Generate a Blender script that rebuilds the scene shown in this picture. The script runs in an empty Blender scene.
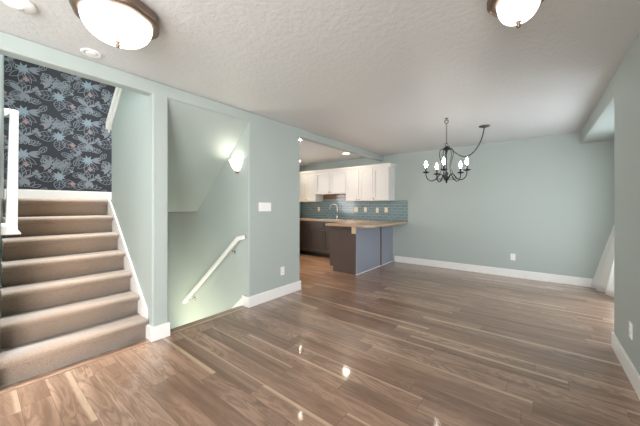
import bpy, bmesh, math, random
from mathutils import Vector, Matrix
random.seed(7)
PI = math.pi
sc = bpy.context.scene
C = sc.collection

# ------------------------------------------------------------------ camera, light, exposure
YAW = math.radians(38.3)
cd = bpy.data.cameras.new('camera')
cd.sensor_width = 36.0
cd.lens = 36.0 * 275.0 / 640.0
cd.shift_y = -7.0 / 640.0
cd.clip_start = 0.02
cam = bpy.data.objects.new('camera', cd)
C.objects.link(cam)
cam.location = (0, 0, 1.27)
cam.rotation_euler = (PI / 2, 0, YAW)
sc.camera = cam

sc.view_settings.view_transform = 'Standard'
sc.view_settings.look = 'None'
sc.view_settings.gamma = 1.0
sc.view_settings.use_curve_mapping = False
sc.view_settings.exposure = 0.16

world = bpy.data.worlds.new('world')
sc.world = world
world.use_nodes = True
bgn = world.node_tree.nodes['Background']
bgn.inputs['Color'].default_value = (0.86, 0.93, 1.0, 1)
bgn.inputs['Strength'].default_value = 1.6


def area(name, loc, target, sx, sy, power, col):
    l = bpy.data.lights.new(name, 'AREA')
    l.shape = 'RECTANGLE'
    l.size, l.size_y = sx, sy
    l.energy = power
    l.color = col
    o = bpy.data.objects.new(name, l)
    C.objects.link(o)
    o.location = loc
    d = Vector(target) - Vector(loc)
    o.rotation_euler = d.to_track_quat('-Z', 'Z' if abs(d.z) < abs(d.length) * .9 else 'Y').to_euler()
    return o


def bulb_light(name, loc, power, col, radius=.05):
    l = bpy.data.lights.new(name, 'POINT')
    l.energy = power
    l.color = col
    l.shadow_soft_size = radius
    o = bpy.data.objects.new(name, l)
    C.objects.link(o)
    o.location = loc
    return o


area('added_daylight_rear', (-1.15, -2.75, 1.35), (-1.15, 1.5, 1.3), 2.5, 1.7, 85, (1.0, .985, .97))  # added light behind the viewer, at an unseen window
area('added_daylight_right', (.80, -1.45, 1.35), (-2.6, 1.2, 1.1), 1.5, 1.6, 225, (.98, .985, 1.0))  # added side light at an invented window, brightens the left wall
area('daylight_patio_door', (1.30, 4.70, 1.10), (-3, 4.70, 1.0), 1.9, 2.0, 50, (.84, .92, 1.0))
area('added_tread_light', (-3.55, .94, 4.9), (-3.55, .78, 0), .8, .16, 66, (.92, .97, 1.0)).data.spread = math.radians(80)  # added light without a fixture, aimed down at the stair treads
area('added_stairwell_fill', (-4.0, 1.2, 4.9), (-4.0, 1.2, 0), 1.0, 1.0, 20, (1.0, .98, .96))  # added fixtureless fill for the upper stairwell
area('added_daylight_kitchen', (-5.6, 3.5, 1.6), (-3.6, 4.0, 2.45), 1.2, 1.0, 38, (1.0, .98, .96))  # added fill at an unseen window, tilted up to lift the kitchen ceiling
area('added_niche_fill', (-4.0, 1.23, -.95), (-3.85, 2.15, -.25), 1.3, .8, 20, (1.0, .93, .64)).data.spread = math.radians(130)  # added light without a fixture, brightens the lower niche wall

# ------------------------------------------------------------------ node helpers
def lin(r, g, b):
    f = lambda c: (c / 255 / 12.92) if c / 255 <= .04045 else ((c / 255 + .055) / 1.055) ** 2.4
    return (f(r), f(g), f(b), 1)


class NT:
    def __init__(self, name):
        self.m = bpy.data.materials.new(name)
        self.m.use_nodes = True
        self.t = self.m.node_tree
        self.b = self.t.nodes['Principled BSDF']

    def n(self, typ, **kw):
        nd = self.t.nodes.new(typ)
        for k, v in kw.items():
            if k.startswith('_'):
                setattr(nd, k[1:], v)
            else:
                self.put(nd.inputs[int(k[1:]) if k[0] == 'i' and k[1:].isdigit() else k], v)
        return nd

    def put(self, sock, v):
        if hasattr(v, 'is_output') or isinstance(v, bpy.types.NodeSocket):
            self.t.links.new(v, sock)
        else:
            sock.default_value = v

    def math(self, op, a, b=0.0, c=0.0):
        nd = self.t.nodes.new('ShaderNodeMath')
        nd.operation = op
        for s, v in zip(nd.inputs, (a, b, c)):
            self.put(s, v)
        return nd.outputs[0]

    def mix(self, fac, a, b, mode='MIX'):
        nd = self.t.nodes.new('ShaderNodeMix')
        nd.data_type = 'RGBA'
        nd.blend_type = mode
        self.put(nd.inputs[0], fac)
        self.put(nd.inputs[6], a)
        self.put(nd.inputs[7], b)
        return nd.outputs[2]

    def noise(self, vec, scale, detail=3.0, rough=.5, dist=0.0):
        nd = self.t.nodes.new('ShaderNodeTexNoise')
        self.t.links.new(vec, nd.inputs['Vector'])
        nd.inputs['Scale'].default_value = scale
        nd.inputs['Detail'].default_value = detail
        nd.inputs['Roughness'].default_value = rough
        nd.inputs['Distortion'].default_value = dist
        return nd.outputs['Fac']

    def ramp(self, fac, stops):
        nd = self.t.nodes.new('ShaderNodeValToRGB')
        self.t.links.new(fac, nd.inputs[0])
        e = nd.color_ramp.elements
        while len(e) < len(stops):
            e.new(.5)
        for el, (p, c) in zip(e, stops):
            el.position = p
            el.color = c if len(c) == 4 else (*c, 1)
        return nd.outputs[0]

    def pos(self):
        return self.t.nodes.new('ShaderNodeNewGeometry').outputs['Position']

    def bump(self, h, strength, dist=.01):
        nd = self.t.nodes.new('ShaderNodeBump')
        nd.inputs['Strength'].default_value = strength
        nd.inputs['Distance'].default_value = dist
        self.t.links.new(h, nd.inputs['Height'])
        self.t.links.new(nd.outputs[0], self.b.inputs['Normal'])

    def set(self, **kw):
        names = dict(col='Base Color', rough='Roughness', metal='Metallic', spec='Specular IOR Level', coat='Coat Weight',
                     coatr='Coat Roughness', emit='Emission Color', es='Emission Strength', sheen='Sheen Weight')
        for k, v in kw.items():
            self.put(self.b.inputs[names[k]], v)
        return self


def plain(name, col, rough=.5, metal=0.0, noise=.04, scale=6.0, **kw):
    """a simple procedural material: colour with a little large-scale variation"""
    t = NT(name)
    f = t.noise(t.pos(), scale, 3)
    c2 = tuple(max(0, c * (1 - noise)) for c in col[:3]) + (1,)
    t.set(col=t.mix(f, col, c2), rough=rough, metal=metal, **kw)
    return t.m


def paint(name, col, rough, bump_s, bump_scale):
    t = NT(name)
    p = t.pos()
    f = t.noise(p, 1.3, 3)
    c2 = tuple(c * .95 for c in col[:3]) + (1,)
    t.set(col=t.mix(f, col, c2), rough=rough, spec=.4)
    t.bump(t.noise(p, bump_scale, 4, .6), bump_s, .004)
    return t.m


M = {}
M['wall'] = paint('sage_wall_paint', lin(173, 182, 177), .5, .25, 90)
M['white'] = plain('white_trim_paint', lin(236, 234, 230), .35, noise=.03)
# ceiling with knockdown texture
t = NT('knockdown_ceiling')
p = t.pos()
a = t.noise(p, 24, 4, .6, .4)
a = t.ramp(a, [(.42, (0, 0, 0)), (.60, (1, 1, 1))])
b2 = t.noise(p, 45, 3)
h = t.math('ADD', a, t.math('MULTIPLY', b2, .5))
t.set(col=lin(211, 211, 210), rough=.42, spec=.35)
t.bump(h, .30, .005)
M['ceiling'] = t.m


def wood_floor(name, along_y=False, warm=0.0):
    t = NT(name)
    sep = t.n('ShaderNodeSeparateXYZ', Vector=t.pos())
    x, y = (sep.outputs[0], sep.outputs[1]) if not along_y else (sep.outputs[1], sep.outputs[0])
    W, L = .138, 1.15
    row_f = t.math('DIVIDE', t.math('ADD', y, 10.02), W)
    row = t.math('FLOOR', row_f)
    rn = t.n('ShaderNodeTexWhiteNoise', _noise_dimensions='1D', W=row).outputs['Value']
    col_f = t.math('DIVIDE', t.math('ADD', t.math('ADD', x, 20.0), t.math('MULTIPLY', rn, L * 3)), L)
    col = t.math('FLOOR', col_f)
    cv = t.n('ShaderNodeCombineXYZ', X=row, Y=col, Z=3.7).outputs[0]
    wn = t.n('ShaderNodeTexWhiteNoise', _noise_dimensions='3D', Vector=cv)
    rnd = wn.outputs['Value']
    sepc = t.n('ShaderNodeSeparateColor', Color=wn.outputs['Color'])
    r2, r3 = sepc.outputs[0], sepc.outputs[1]
    # plank-local coordinates, shifted per plank
    lx = t.math('ADD', x, t.math('MULTIPLY', rnd, 37.0))
    ly = t.math('ADD', y, t.math('MULTIPLY', r2, 23.0))
    g1 = t.n('ShaderNodeCombineXYZ', X=t.math('MULTIPLY', lx, 1.6), Y=t.math('MULTIPLY', ly, 9.0), Z=0.0).outputs[0]
    big = t.noise(g1, 1.0, 3, .55, 1.2)
    g2 = t.n('ShaderNodeCombineXYZ', X=t.math('MULTIPLY', lx, 5.0), Y=t.math('MULTIPLY', ly, 60.0), Z=1.0).outputs[0]
    fine = t.noise(g2, 1.0, 3, .6)
    rings = t.math('SINE', t.math('MULTIPLY', big, 46.0))
    rings = t.math('MULTIPLY_ADD', rings, .5, .5)
    c = t.ramp(rnd, [(0.0, lin(118, 88, 71)), (.25, lin(154, 120, 97)), (.6, lin(172, 137, 113)), (.85, lin(198, 164, 138)), (1.0, lin(132, 101, 82))])
    c = t.mix(t.math('MULTIPLY', rings, t.math('MULTIPLY_ADD', r2, .5, .25)), c, lin(88, 64, 50))
    c = t.mix(t.math('MULTIPLY', fine, .32), c, lin(122, 96, 78))
    g3 = t.n('ShaderNodeCombineXYZ', X=t.math('MULTIPLY', lx, .9), Y=t.math('MULTIPLY', ly, 26.0), Z=5.0).outputs[0]
    st3 = t.ramp(t.noise(g3, 1.0, 2, .5), [(.36, (0, 0, 0)), (.66, (1, 1, 1))])
    c = t.mix(t.math('MULTIPLY', st3, .38), c, lin(182, 152, 130))
    blot = t.ramp(t.noise(g1, .75, 2, .5, .8), [(.40, (0, 0, 0)), (.62, (1, 1, 1))])
    c = t.mix(t.math('MULTIPLY', blot, .55), c, lin(112, 84, 66))
    # sapwood streaks along one edge of some planks
    vy = t.math('FRACT', row_f)
    wob = t.math('MULTIPLY', t.math('SUBTRACT', t.noise(g1, .22, 1), .5), .5)
    edge = t.math('ADD', vy, wob)
    thr = t.math('MULTIPLY_ADD', t.math('GREATER_THAN', r3, .27), 1.0, t.math('MULTIPLY_ADD', r3, .35, .70))
    sap = t.math('MULTIPLY', t.math('SUBTRACT', edge, thr), 9.0)
    sap = t.n('ShaderNodeClamp', Value=sap).outputs[0]
    c = t.mix(t.math('MULTIPLY', sap, .62), c, lin(208, 180, 152))
    # seams
    fx = t.math('FRACT', col_f)
    sy = t.math('LESS_THAN', t.math('MINIMUM', vy, t.math('SUBTRACT', 1.0, vy)), .010)
    sx = t.math('LESS_THAN', t.math('MINIMUM', fx, t.math('SUBTRACT', 1.0, fx)), .0013)
    seam = t.math('MAXIMUM', sx, sy)
    c = t.mix(t.math('MULTIPLY', seam, .55), c, lin(70, 52, 42))
    t.set(col=c, rough=t.math('MULTIPLY_ADD', fine, .12, .24), spec=.5, coat=.6, coatr=.075)
    t.bump(t.math('SUBTRACT', t.math('MULTIPLY', fine, .25), seam), .12, .002)
    return t.m


M['floor'] = wood_floor('walnut_plank_floor')
M['nosing_wood'] = wood_floor('walnut_edge_board', True)

t = NT('loop_carpet')
p = t.pos()
v = t.n('ShaderNodeTexVoronoi', Vector=p, Scale=150.0).outputs['Distance']
nz = t.noise(p, 120, 2)
big = t.noise(p, 5, 3)
c = t.mix(t.math('MULTIPLY', v, .9), lin(178, 157, 138), lin(132, 110, 92))
c = t.mix(t.math('MULTIPLY', nz, .3), c, lin(160, 139, 121))
t.set(col=c, rough=.95, spec=.1, sheen=.5)
t.bump(t.math('ADD', t.math('MULTIPLY', v, -1.0), t.math('MULTIPLY', nz, .5)), .35, .003)
M['carpet'] = t.m

M['bronze'] = plain('brushed_bronze', lin(140, 122, 108), .38, .85, noise=.15)
M['black_iron'] = plain('black_iron', lin(38, 38, 42), .45, .6, noise=.1)
M['pewter'] = plain('pewter_chain', lin(110, 108, 105), .4, .8, noise=.1)
M['nickel'] = plain('satin_nickel', lin(200, 196, 186), .25, .95, noise=.05)
M['brass'] = plain('aged_brass', lin(150, 118, 66), .35, .9, noise=.1)
M['cab_white'] = plain('white_cabinet_paint', lin(224, 221, 217), .35, noise=.02)
M['cab_dark'] = plain('espresso_cabinet_paint', lin(88, 76, 70), .38, noise=.06)
M['cab_back'] = plain('daylight_tinted_panel', lin(144, 149, 162), .3, noise=.04)  # cool window light put into the colour; the panel itself is dark brown-grey
M['plate'] = plain('white_switch_plastic', lin(240, 239, 235), .3, noise=.01)
M['ivory'] = plain('ivory_outlet_plastic', lin(232, 222, 200), .3, noise=.01)
M['slot'] = plain('dark_slot', lin(60, 58, 56), .6)
M['raw_wood'] = plain('raw_pine', lin(222, 196, 164), .6, noise=.12, scale=20)
M['toe'] = plain('toe_kick_black', lin(42, 36, 33), .6)
M['steel'] = plain('stainless_steel', lin(170, 170, 168), .3, .9)

t = NT('tan_speckled_worktop')
p = t.pos()
c = t.mix(t.noise(p, 60, 4, .7), lin(202, 176, 148), lin(160, 130, 104))
t.set(col=c, rough=.22, spec=.5)
M['worktop'] = t.m

t = NT('curtain_fabric')
t.set(col=lin(250, 249, 246), rough=.9, spec=.1)
tl = t.t.nodes.new('ShaderNodeBsdfTranslucent')
tl.inputs[0].default_value = lin(250, 249, 246)
mx = t.t.nodes.new('ShaderNodeMixShader')
mx.inputs[0].default_value = .65
t.t.links.new(t.b.outputs[0], mx.inputs[1])
t.t.links.new(tl.outputs[0], mx.inputs[2])
t.t.links.new(mx.outputs[0], t.t.nodes['Material Output'].inputs[0])
M['curtain'] = t.m

# subway tile on the kitchen back wall / left wall
def tile(name, use_y, c1, c2, grout):
    t = NT(name)
    sep = t.n('ShaderNodeSeparateXYZ', Vector=t.pos())
    v = t.n('ShaderNodeCombineXYZ', X=sep.outputs[1 if use_y else 0], Y=sep.outputs[2], Z=0.0).outputs[0]
    br = t.n('ShaderNodeTexBrick', Vector=v, Color1=c1, Color2=c2, Mortar=grout, Scale=1.0)
    br.inputs['Mortar Size'].default_value = .004
    br.inputs['Brick Width'].default_value = .15
    br.inputs['Row Height'].default_value = .065
    br.inputs['Bias'].default_value = -.1
    t.set(col=br.outputs['Color'], rough=t.math('MULTIPLY_ADD', br.outputs['Fac'], .5, .12), spec=.5)
    nd = t.math('SUBTRACT', 1.0, br.outputs['Fac'])
    t.bump(nd, .4, .003)
    return t.m


M['tile'] = tile('teal_glass_tile', False, lin(112, 134, 138), lin(126, 147, 150), lin(160, 172, 173))
M['tile_side'] = tile('teal_glass_tile_side', True, lin(112, 134, 138), lin(126, 147, 150), lin(160, 172, 173))
M['tile_brown'] = tile('brown_mosaic_tile', False, lin(132, 96, 58), lin(112, 84, 54), lin(84, 64, 44))


def emissive(name, col, strength, rough=.3):
    t = NT(name)
    t.set(col=(.9, .9, .88, 1), rough=rough, emit=col, es=strength)
    return t.m


M['dome'] = emissive('lit_frosted_dome', (1.0, .96, .90, 1), 2.6)
M['bulb'] = emissive('lit_candle_bulb', (1.0, .95, .86, 1), 60.0)
M['sconce'] = emissive('lit_alabaster_shade', (1.0, .96, .89, 1), 1.5)
M['can'] = emissive('lit_downlight_lens', (1.0, .88, .72, 1), 110.0)

t = NT('window_glass')
g = t.t.nodes.new('ShaderNodeBsdfGlossy')
g.inputs['Roughness'].default_value = .02
tr = t.t.nodes.new('ShaderNodeBsdfTransparent')
mx = t.t.nodes.new('ShaderNodeMixShader')
mx.inputs[0].default_value = .06
t.t.links.new(tr.outputs[0], mx.inputs[1])
t.t.links.new(g.outputs[0], mx.inputs[2])
t.t.links.new(mx.outputs[0], t.t.nodes['Material Output'].inputs[0])
M['glass'] = t.m

# ------------------------------------------------------------------ mesh helpers
class MB:
    def __init__(self):
        self.v, self.f, self.mi = [], [], []
        self.smooth = []

    def add(self, vs, fs, mi=0, smooth=False):
        o = len(self.v)
        self.v += [tuple(q) for q in vs]
        for f in fs:
            self.f.append(tuple(i + o for i in f))
            self.mi.append(mi)
            self.smooth.append(smooth)
        return self

    def box(self, x0, x1, y0, y1, z0, z1, mi=0):
        x0, x1 = sorted((x0, x1)); y0, y1 = sorted((y0, y1)); z0, z1 = sorted((z0, z1))
        vs = [(x, y, z) for z in (z0, z1) for y in (y0, y1) for x in (x0, x1)]
        return self.add(vs, [(0, 2, 3, 1), (4, 5, 7, 6), (0, 1, 5, 4), (2, 6, 7, 3), (0, 4, 6, 2), (1, 3, 7, 5)], mi)

    def prism(self, poly, axis, a, b, mi=0, smooth=False):
        """polygon in the two other axes, pushed from a to b along axis (0, 1 or 2)"""
        def p3(q, w):
            return (w, q[0], q[1]) if axis == 0 else (q[0], w, q[1]) if axis == 1 else (q[0], q[1], w)
        n = len(poly)
        vs = [p3(q, a) for q in poly] + [p3(q, b) for q in poly]
        self.add(vs, [tuple(range(n)), tuple(range(2 * n - 1, n - 1, -1))], mi)
        self.add(vs, [(i, (i + 1) % n, n + (i + 1) % n, n + i) for i in range(n)], mi, smooth)
        return self

    def tube(self, pts, r, n=10, mi=0, cap=True):
        pts = [Vector(p) for p in pts]
        rs = r if isinstance(r, (list, tuple)) else [r] * len(pts)
        tg = [(pts[min(i + 1, len(pts) - 1)] - pts[max(i - 1, 0)]).normalized() for i in range(len(pts))]
        up = Vector((0, 0, 1)) if abs(tg[0].z) < .9 else Vector((1, 0, 0))
        u = tg[0].cross(up).normalized()
        vs = []
        for i, p in enumerate(pts):
            u = (u - tg[i] * u.dot(tg[i])).normalized()
            w = tg[i].cross(u)
            for k in range(n):
                a = 2 * PI * k / n
                vs.append(p + (u * math.cos(a) + w * math.sin(a)) * rs[i])
        fs = [(i * n + k, i * n + (k + 1) % n, (i + 1) * n + (k + 1) % n, (i + 1) * n + k) for i in range(len(pts) - 1) for k in range(n)]
        self.add(vs, fs, mi, True)
        if cap:
            m = (len(pts) - 1) * n
            self.add([vs[k] for k in range(n)], [tuple(range(n))], mi)
            self.add([vs[m + k] for k in range(n)], [tuple(range(n))], mi)
        return self

    def lathe(self, prof, c, n=32, mi=0, rfun=None, a0=0.0, a1=2 * PI, sx=1.0, sy=1.0):
        full = abs(a1 - a0 - 2 * PI) < 1e-6
        m = n if full else n + 1
        vs = []
        for (r, z) in prof:
            for k in range(m):
                a = a0 + (a1 - a0) * k / n
                q = rfun(a) if rfun else 1.0
                vs.append((c[0] + r * q * math.cos(a) * sx, c[1] + r * q * math.sin(a) * sy, c[2] + z))
        fs = []
        for i in range(len(prof) - 1):
            for k in range(n):
                k2 = (k + 1) % m
                fs.append((i * m + k, i * m + k2, (i + 1) * m + k2, (i + 1) * m + k))
        return self.add(vs, fs, mi, True)

    def torus(self, c, R, r, ax, n=14, m=6, stretch=None, mi=0):
        ax = Vector(ax).normalized()
        u = ax.orthogonal().normalized() if stretch is None else Vector(stretch).normalized()
        w = ax.cross(u)
        k2 = 1.5 if stretch is not None else 1.0
        pts = [Vector(c) + u * math.cos(2 * PI * i / n) * R * k2 + w * math.sin(2 * PI * i / n) * R for i in range(n)]
        vs = []
        for i, q in enumerate(pts):
            tn = (pts[(i + 1) % n] - pts[i - 1]).normalized()
            o = tn.cross(ax).normalized()
            for j in range(m):
                a = 2 * PI * j / m
                vs.append(q + (o * math.cos(a) + ax * math.sin(a)) * r)
        fs = [(i * m + j, i * m + (j + 1) % m, ((i + 1) % n) * m + (j + 1) % m, ((i + 1) % n) * m + j) for i in range(n) for j in range(m)]
        return self.add(vs, fs, mi, True)

    def sphere(self, c, r, sz=1.0, n=16, mi=0):
        k = 10
        prof = [(max(r * math.sin(PI * i / k), 1e-5), -r * sz * math.cos(PI * i / k)) for i in range(k + 1)]
        return self.lathe(prof, c, n, mi)

    def build(self, name, mats, parent=None, bevel=0.0, segs=2, weld=True):
        if not isinstance(mats, (list, tuple)):
            mats = [mats]
        off = Vector(parent.matrix_world.translation) if False else Vector((0, 0, 0))
        q = parent
        while q is not None:
            off += q.location
            q = q.parent
        me = bpy.data.meshes.new(name)
        me.from_pydata([tuple(Vector(v) - off) for v in self.v], [], self.f)
        for m in mats:
            me.materials.append(m)
        for pl, mi, sm in zip(me.polygons, self.mi, self.smooth):
            pl.material_index = mi
            pl.use_smooth = sm
        bm = bmesh.new()
        bm.from_mesh(me)
        if weld:
            bmesh.ops.remove_doubles(bm, verts=bm.verts, dist=1e-5)
        bmesh.ops.recalc_face_normals(bm, faces=bm.faces)
        bm.to_mesh(me)
        bm.free()
        o = bpy.data.objects.new(name, me)
        C.objects.link(o)
        if parent is not None:
            o.parent = parent
        if bevel:
            b = o.modifiers.new('bevel', 'BEVEL')
            b.width = bevel
            b.segments = segs
            b.limit_method = 'ANGLE'
            b.angle_limit = math.radians(50)
        return o


def thing(name, label, cat, loc, group=None):
    o = bpy.data.objects.new(name, None)
    C.objects.link(o)
    o.location = loc
    o.empty_display_size = .05
    tag(o, label, cat, group)
    return o


def tag(o, label, cat, group=None):
    o['label'] = label
    o['category'] = cat
    if group:
        o['group'] = group
    return o


def struct(o):
    if o.parent is None:
        o['kind'] = 'structure'
    return o


def dup(root, loc, label, group=None):
    r = root.copy()
    C.objects.link(r)
    r.location = loc
    r['label'] = label
    if group:
        r['group'] = group
    for ch in list(root.children):
        c = ch.copy()
        C.objects.link(c)
        c.parent = r
        for g in list(ch.children):
            d = g.copy()
            C.objects.link(d)
            d.parent = c
    return r


# ------------------------------------------------------------------ dimensions
H = 2.45          # ceiling
HD = 2.325        # underside of the headers
XL, XLB = -2.83, -2.94   # front and back face of the left wall
XR = .54          # right wall
YB = 6.0          # back wall
YA = 3.565         # end of the right wall
LZ = 1.351        # landing
RISE, RUN = .193, .205
BH, BT = .135, .015

# ------------------------------------------------------------------ room shell
mb = MB()
mb.prism([(XLB, -2.6), (1.17, -2.6), (1.17, 6.1), (-5.5, 6.1), (-5.5, 2.2), (XLB, 2.2)], 2, -.25, 0)
struct(mb.build('floor', M['floor']))
mb = MB()
mb.prism([(XL - .02, -2.6), (.66, -2.6), (.66, 6.1), (-5.5, 6.1), (-5.5, 2.2), (XL - .02, 2.2)], 2, H, H + .12)
struct(mb.build('ceiling', M['ceiling']))

mb = MB()
mb.prism([(-2.6, 0), (.09, 0), (.09, HD), (1.05, HD), (1.05, 0), (1.19, 0), (1.19, HD), (2.15, HD), (2.15, 0), (3.09, 0), (3.09, HD), (YB, HD), (YB, H), (-2.6, H)],
         0, XLB, XL)
struct(mb.build('wall_left', M['wall'], bevel=.012, segs=3))
struct(MB().box(XLB, XL - .021, -.1, 2.27, H, 5).build('wall_left_upper', M['wall']))
struct(MB().box(-5.52, 1.17, YB, YB + .12, 0, H).build('wall_back', M['wall']))
mb = MB()
mb.prism([(-.7, 0), (YA, 0), (YA, 2.262), (YB, 2.262), (YB, H), (-2.2, H), (-2.2, 2.15), (-.7, 2.15)], 0, XR, XR + .12)
mb.box(XR, XR + .12, -2.6, -2.2, 0, H).box(XR, XR + .12, -2.2, -.7, 0, .55)
struct(mb.build('wall_right', M['wall'], bevel=.012, segs=3))
struct(MB().box(XR + .014, 1.17, YA - .12, YB, 2.261, H).build('ceiling_alcove', M['wall']))
struct(MB().box(XR + .12, 1.17, YA - .12, YA, 0, 2.262).build('wall_alcove_near', M['wall']))
mb = MB()
mb.prism([(YA, 0), (3.85, 0), (3.85, 2.08), (5.60, 2.08), (5.60, 0), (YB, 0), (YB, 2.262), (YA, 2.262)], 0, 1.05, 1.17)
struct(mb.build('wall_alcove_side', M['wall']))
# rear wall (behind the viewer) with an added window
mb = MB()
mb.box(XLB, -2.35, -2.6, -2.5, 0, H).box(.05, .66, -2.6, -2.5, 0, H).box(-2.35, .05, -2.6, -2.5, 0, .5).box(-2.35, .05, -2.6, -2.5, 2.2, H)
struct(mb.build('wall_rear', M['wall']))
# kitchen side walls
mb = MB()
mb.box(-5.52, -5.42, 2.27, 2.85, 0, H).box(-5.52, -5.42, 4.15, YB, 0, H).box(-5.52, -5.42, 2.85, 4.15, 0, 1.05).box(-5.52, -5.42, 2.85, 4.15, 2.15, H)
struct(mb.build('wall_kitchen_left', M['wall']))
# stair well
mb = MB()
mb.prism([(XLB, .10), (-5.1, .242), (-5.1, .10), (XLB, 0)], 2, 0, 5)
struct(mb.build('wall_stair_left', M['wall']))
mb = MB()
CAPS = .86
capz = lambda x: 2.30 + CAPS * (x + 4.13)
mb.prism([(-4.05, -2.6), (-2.846, -2.6), (-2.846, 2.3), (-2.945, 2.3), (-2.945, capz(-2.945)), (-4.05, capz(-4.05))], 1, 1.049, 1.191)
struct(mb.build('wall_stair_divider', M['wall'], bevel=.01))
struct(MB().box(-5.2, -2.846, 2.149, 2.268, -2.6, 2.32).box(-5.2, XLB, 2.149, 2.268, 2.32, 5).build('wall_stair_right', M['wall']))
struct(MB().box(-5.2, -5.1, .0, 2.15, -2.6, 1.18).build('wall_stair_end_lower', M['wall']))
struct(MB().box(-5.2, XLB, 0, 2.27, 5.0, 5.1).build('ceiling_stair', M['ceiling']))
mb = MB()
mb.prism([(XL - .004, HD - .003), (-4.11, 1.182), (-4.11, 1.34), (XLB - .01, 2.42), (XLB - .01, HD - .003)], 1, 1.192, 2.148)
struct(mb.build('ceiling_slope', M['wall']))
struct(MB().box(-5.1, XLB, 1.19, 2.15, -2.7, -2.6).build('floor_basement', M['carpet']))

# ---- wallpapered landing wall: pattern lies in the wall's own mesh
WX = -5.1
wp = MB()
wp.box(-5.2, WX, .0, 2.15, 1.18, 5, 0)


layer_no = [0]


def lift():
    layer_no[0] += 1
    return WX + .0004 + layer_no[0] * 1e-5


def ribbon(pts, w, layer, mi, closed=False):
    x_ = lift()
    n = len(pts)
    L, R = [], []
    for i in range(n):
        a = pts[(i - 1) % n] if (closed or i > 0) else pts[i]
        b = pts[(i + 1) % n] if (closed or i < n - 1) else pts[i]
        dx, dy = b[0] - a[0], b[1] - a[1]
        d = math.hypot(dx, dy) or 1
        nx, ny = -dy / d * w / 2, dx / d * w / 2
        L.append((x_, pts[i][0] + nx, pts[i][1] + ny))
        R.append((x_, pts[i][0] - nx, pts[i][1] - ny))
    m = n if closed else n - 1
    wp.add(L + R, [(i, (i + 1) % n, n + (i + 1) % n, n + i) for i in range(m)], mi)


def fill(pts, layer, mi):
    cy = sum(q[0] for q in pts) / len(pts)
    cz = sum(q[1] for q in pts) / len(pts)
    x = lift()
    n = len(pts)
    wp.add([(x, a, b) for a, b in pts] + [(x, cy, cz)], [(i, (i + 1) % n, n) for i in range(n)], mi)


def leaf_pts(c, ang, L, W, n=9):
    """pointed oval from c outwards"""
    ca, sa = math.cos(ang), math.sin(ang)
    up = [(L * i / n, W / 2 * math.sin(PI * (i / n) ** .85)) for i in range(n + 1)]
    dn = [(x, -y) for x, y in reversed(up[1:-1])]
    return [(c[0] + x * ca - y * sa, c[1] + x * sa + y * ca) for x, y in up + dn]


def leaf(c, deg, L, W, mode, mi=1, veins=0, layer=2):
    a = math.radians(deg)
    pts = leaf_pts(c, a, L, W)
    if mode == 'fill':
        fill(pts, layer, mi)
    else:
        ribbon(pts, .0065, layer, mi, True)
    if veins:
        ca, sa = math.cos(a), math.sin(a)
        ribbon([(c[0] + L * k / 4 * ca, c[1] + L * k / 4 * sa) for k in range(5)], .005, layer, mi)
        for k in range(1, veins + 1):
            x = L * k / (veins + 1.6)
            yy = W / 2 * math.sin(PI * ((x + .02) / L) ** .85) * .85
            for s in (-1, 1):
                p0 = (c[0] + x * ca, c[1] + x * sa)
                p1 = (c[0] + (x + .03) * ca - s * yy * sa, c[1] + (x + .03) * sa + s * yy * ca)
                ribbon([p0, p1], .0045, layer, mi)


def blob(c, r, mi, k=5, layer=3, ph=0.0):
    fill([(c[0] + r * (1 + .28 * math.cos(k * a + ph)) * math.cos(a), c[1] + r * (1 + .28 * math.cos(k * a + ph)) * math.sin(a))
          for a in [2 * PI * i / 20 for i in range(20)]], layer, mi)


def star(c, r, mi, k=7, layer=4):
    pts = []
    for i in range(2 * k):
        a = PI * i / k + .3
        q = r * (1.0 if i % 2 == 0 else .48) * (1 + .15 * math.sin(3.1 * i))
        pts.append((c[0] + q * math.cos(a), c[1] + q * math.sin(a)))
    fill(pts, layer, mi)


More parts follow.
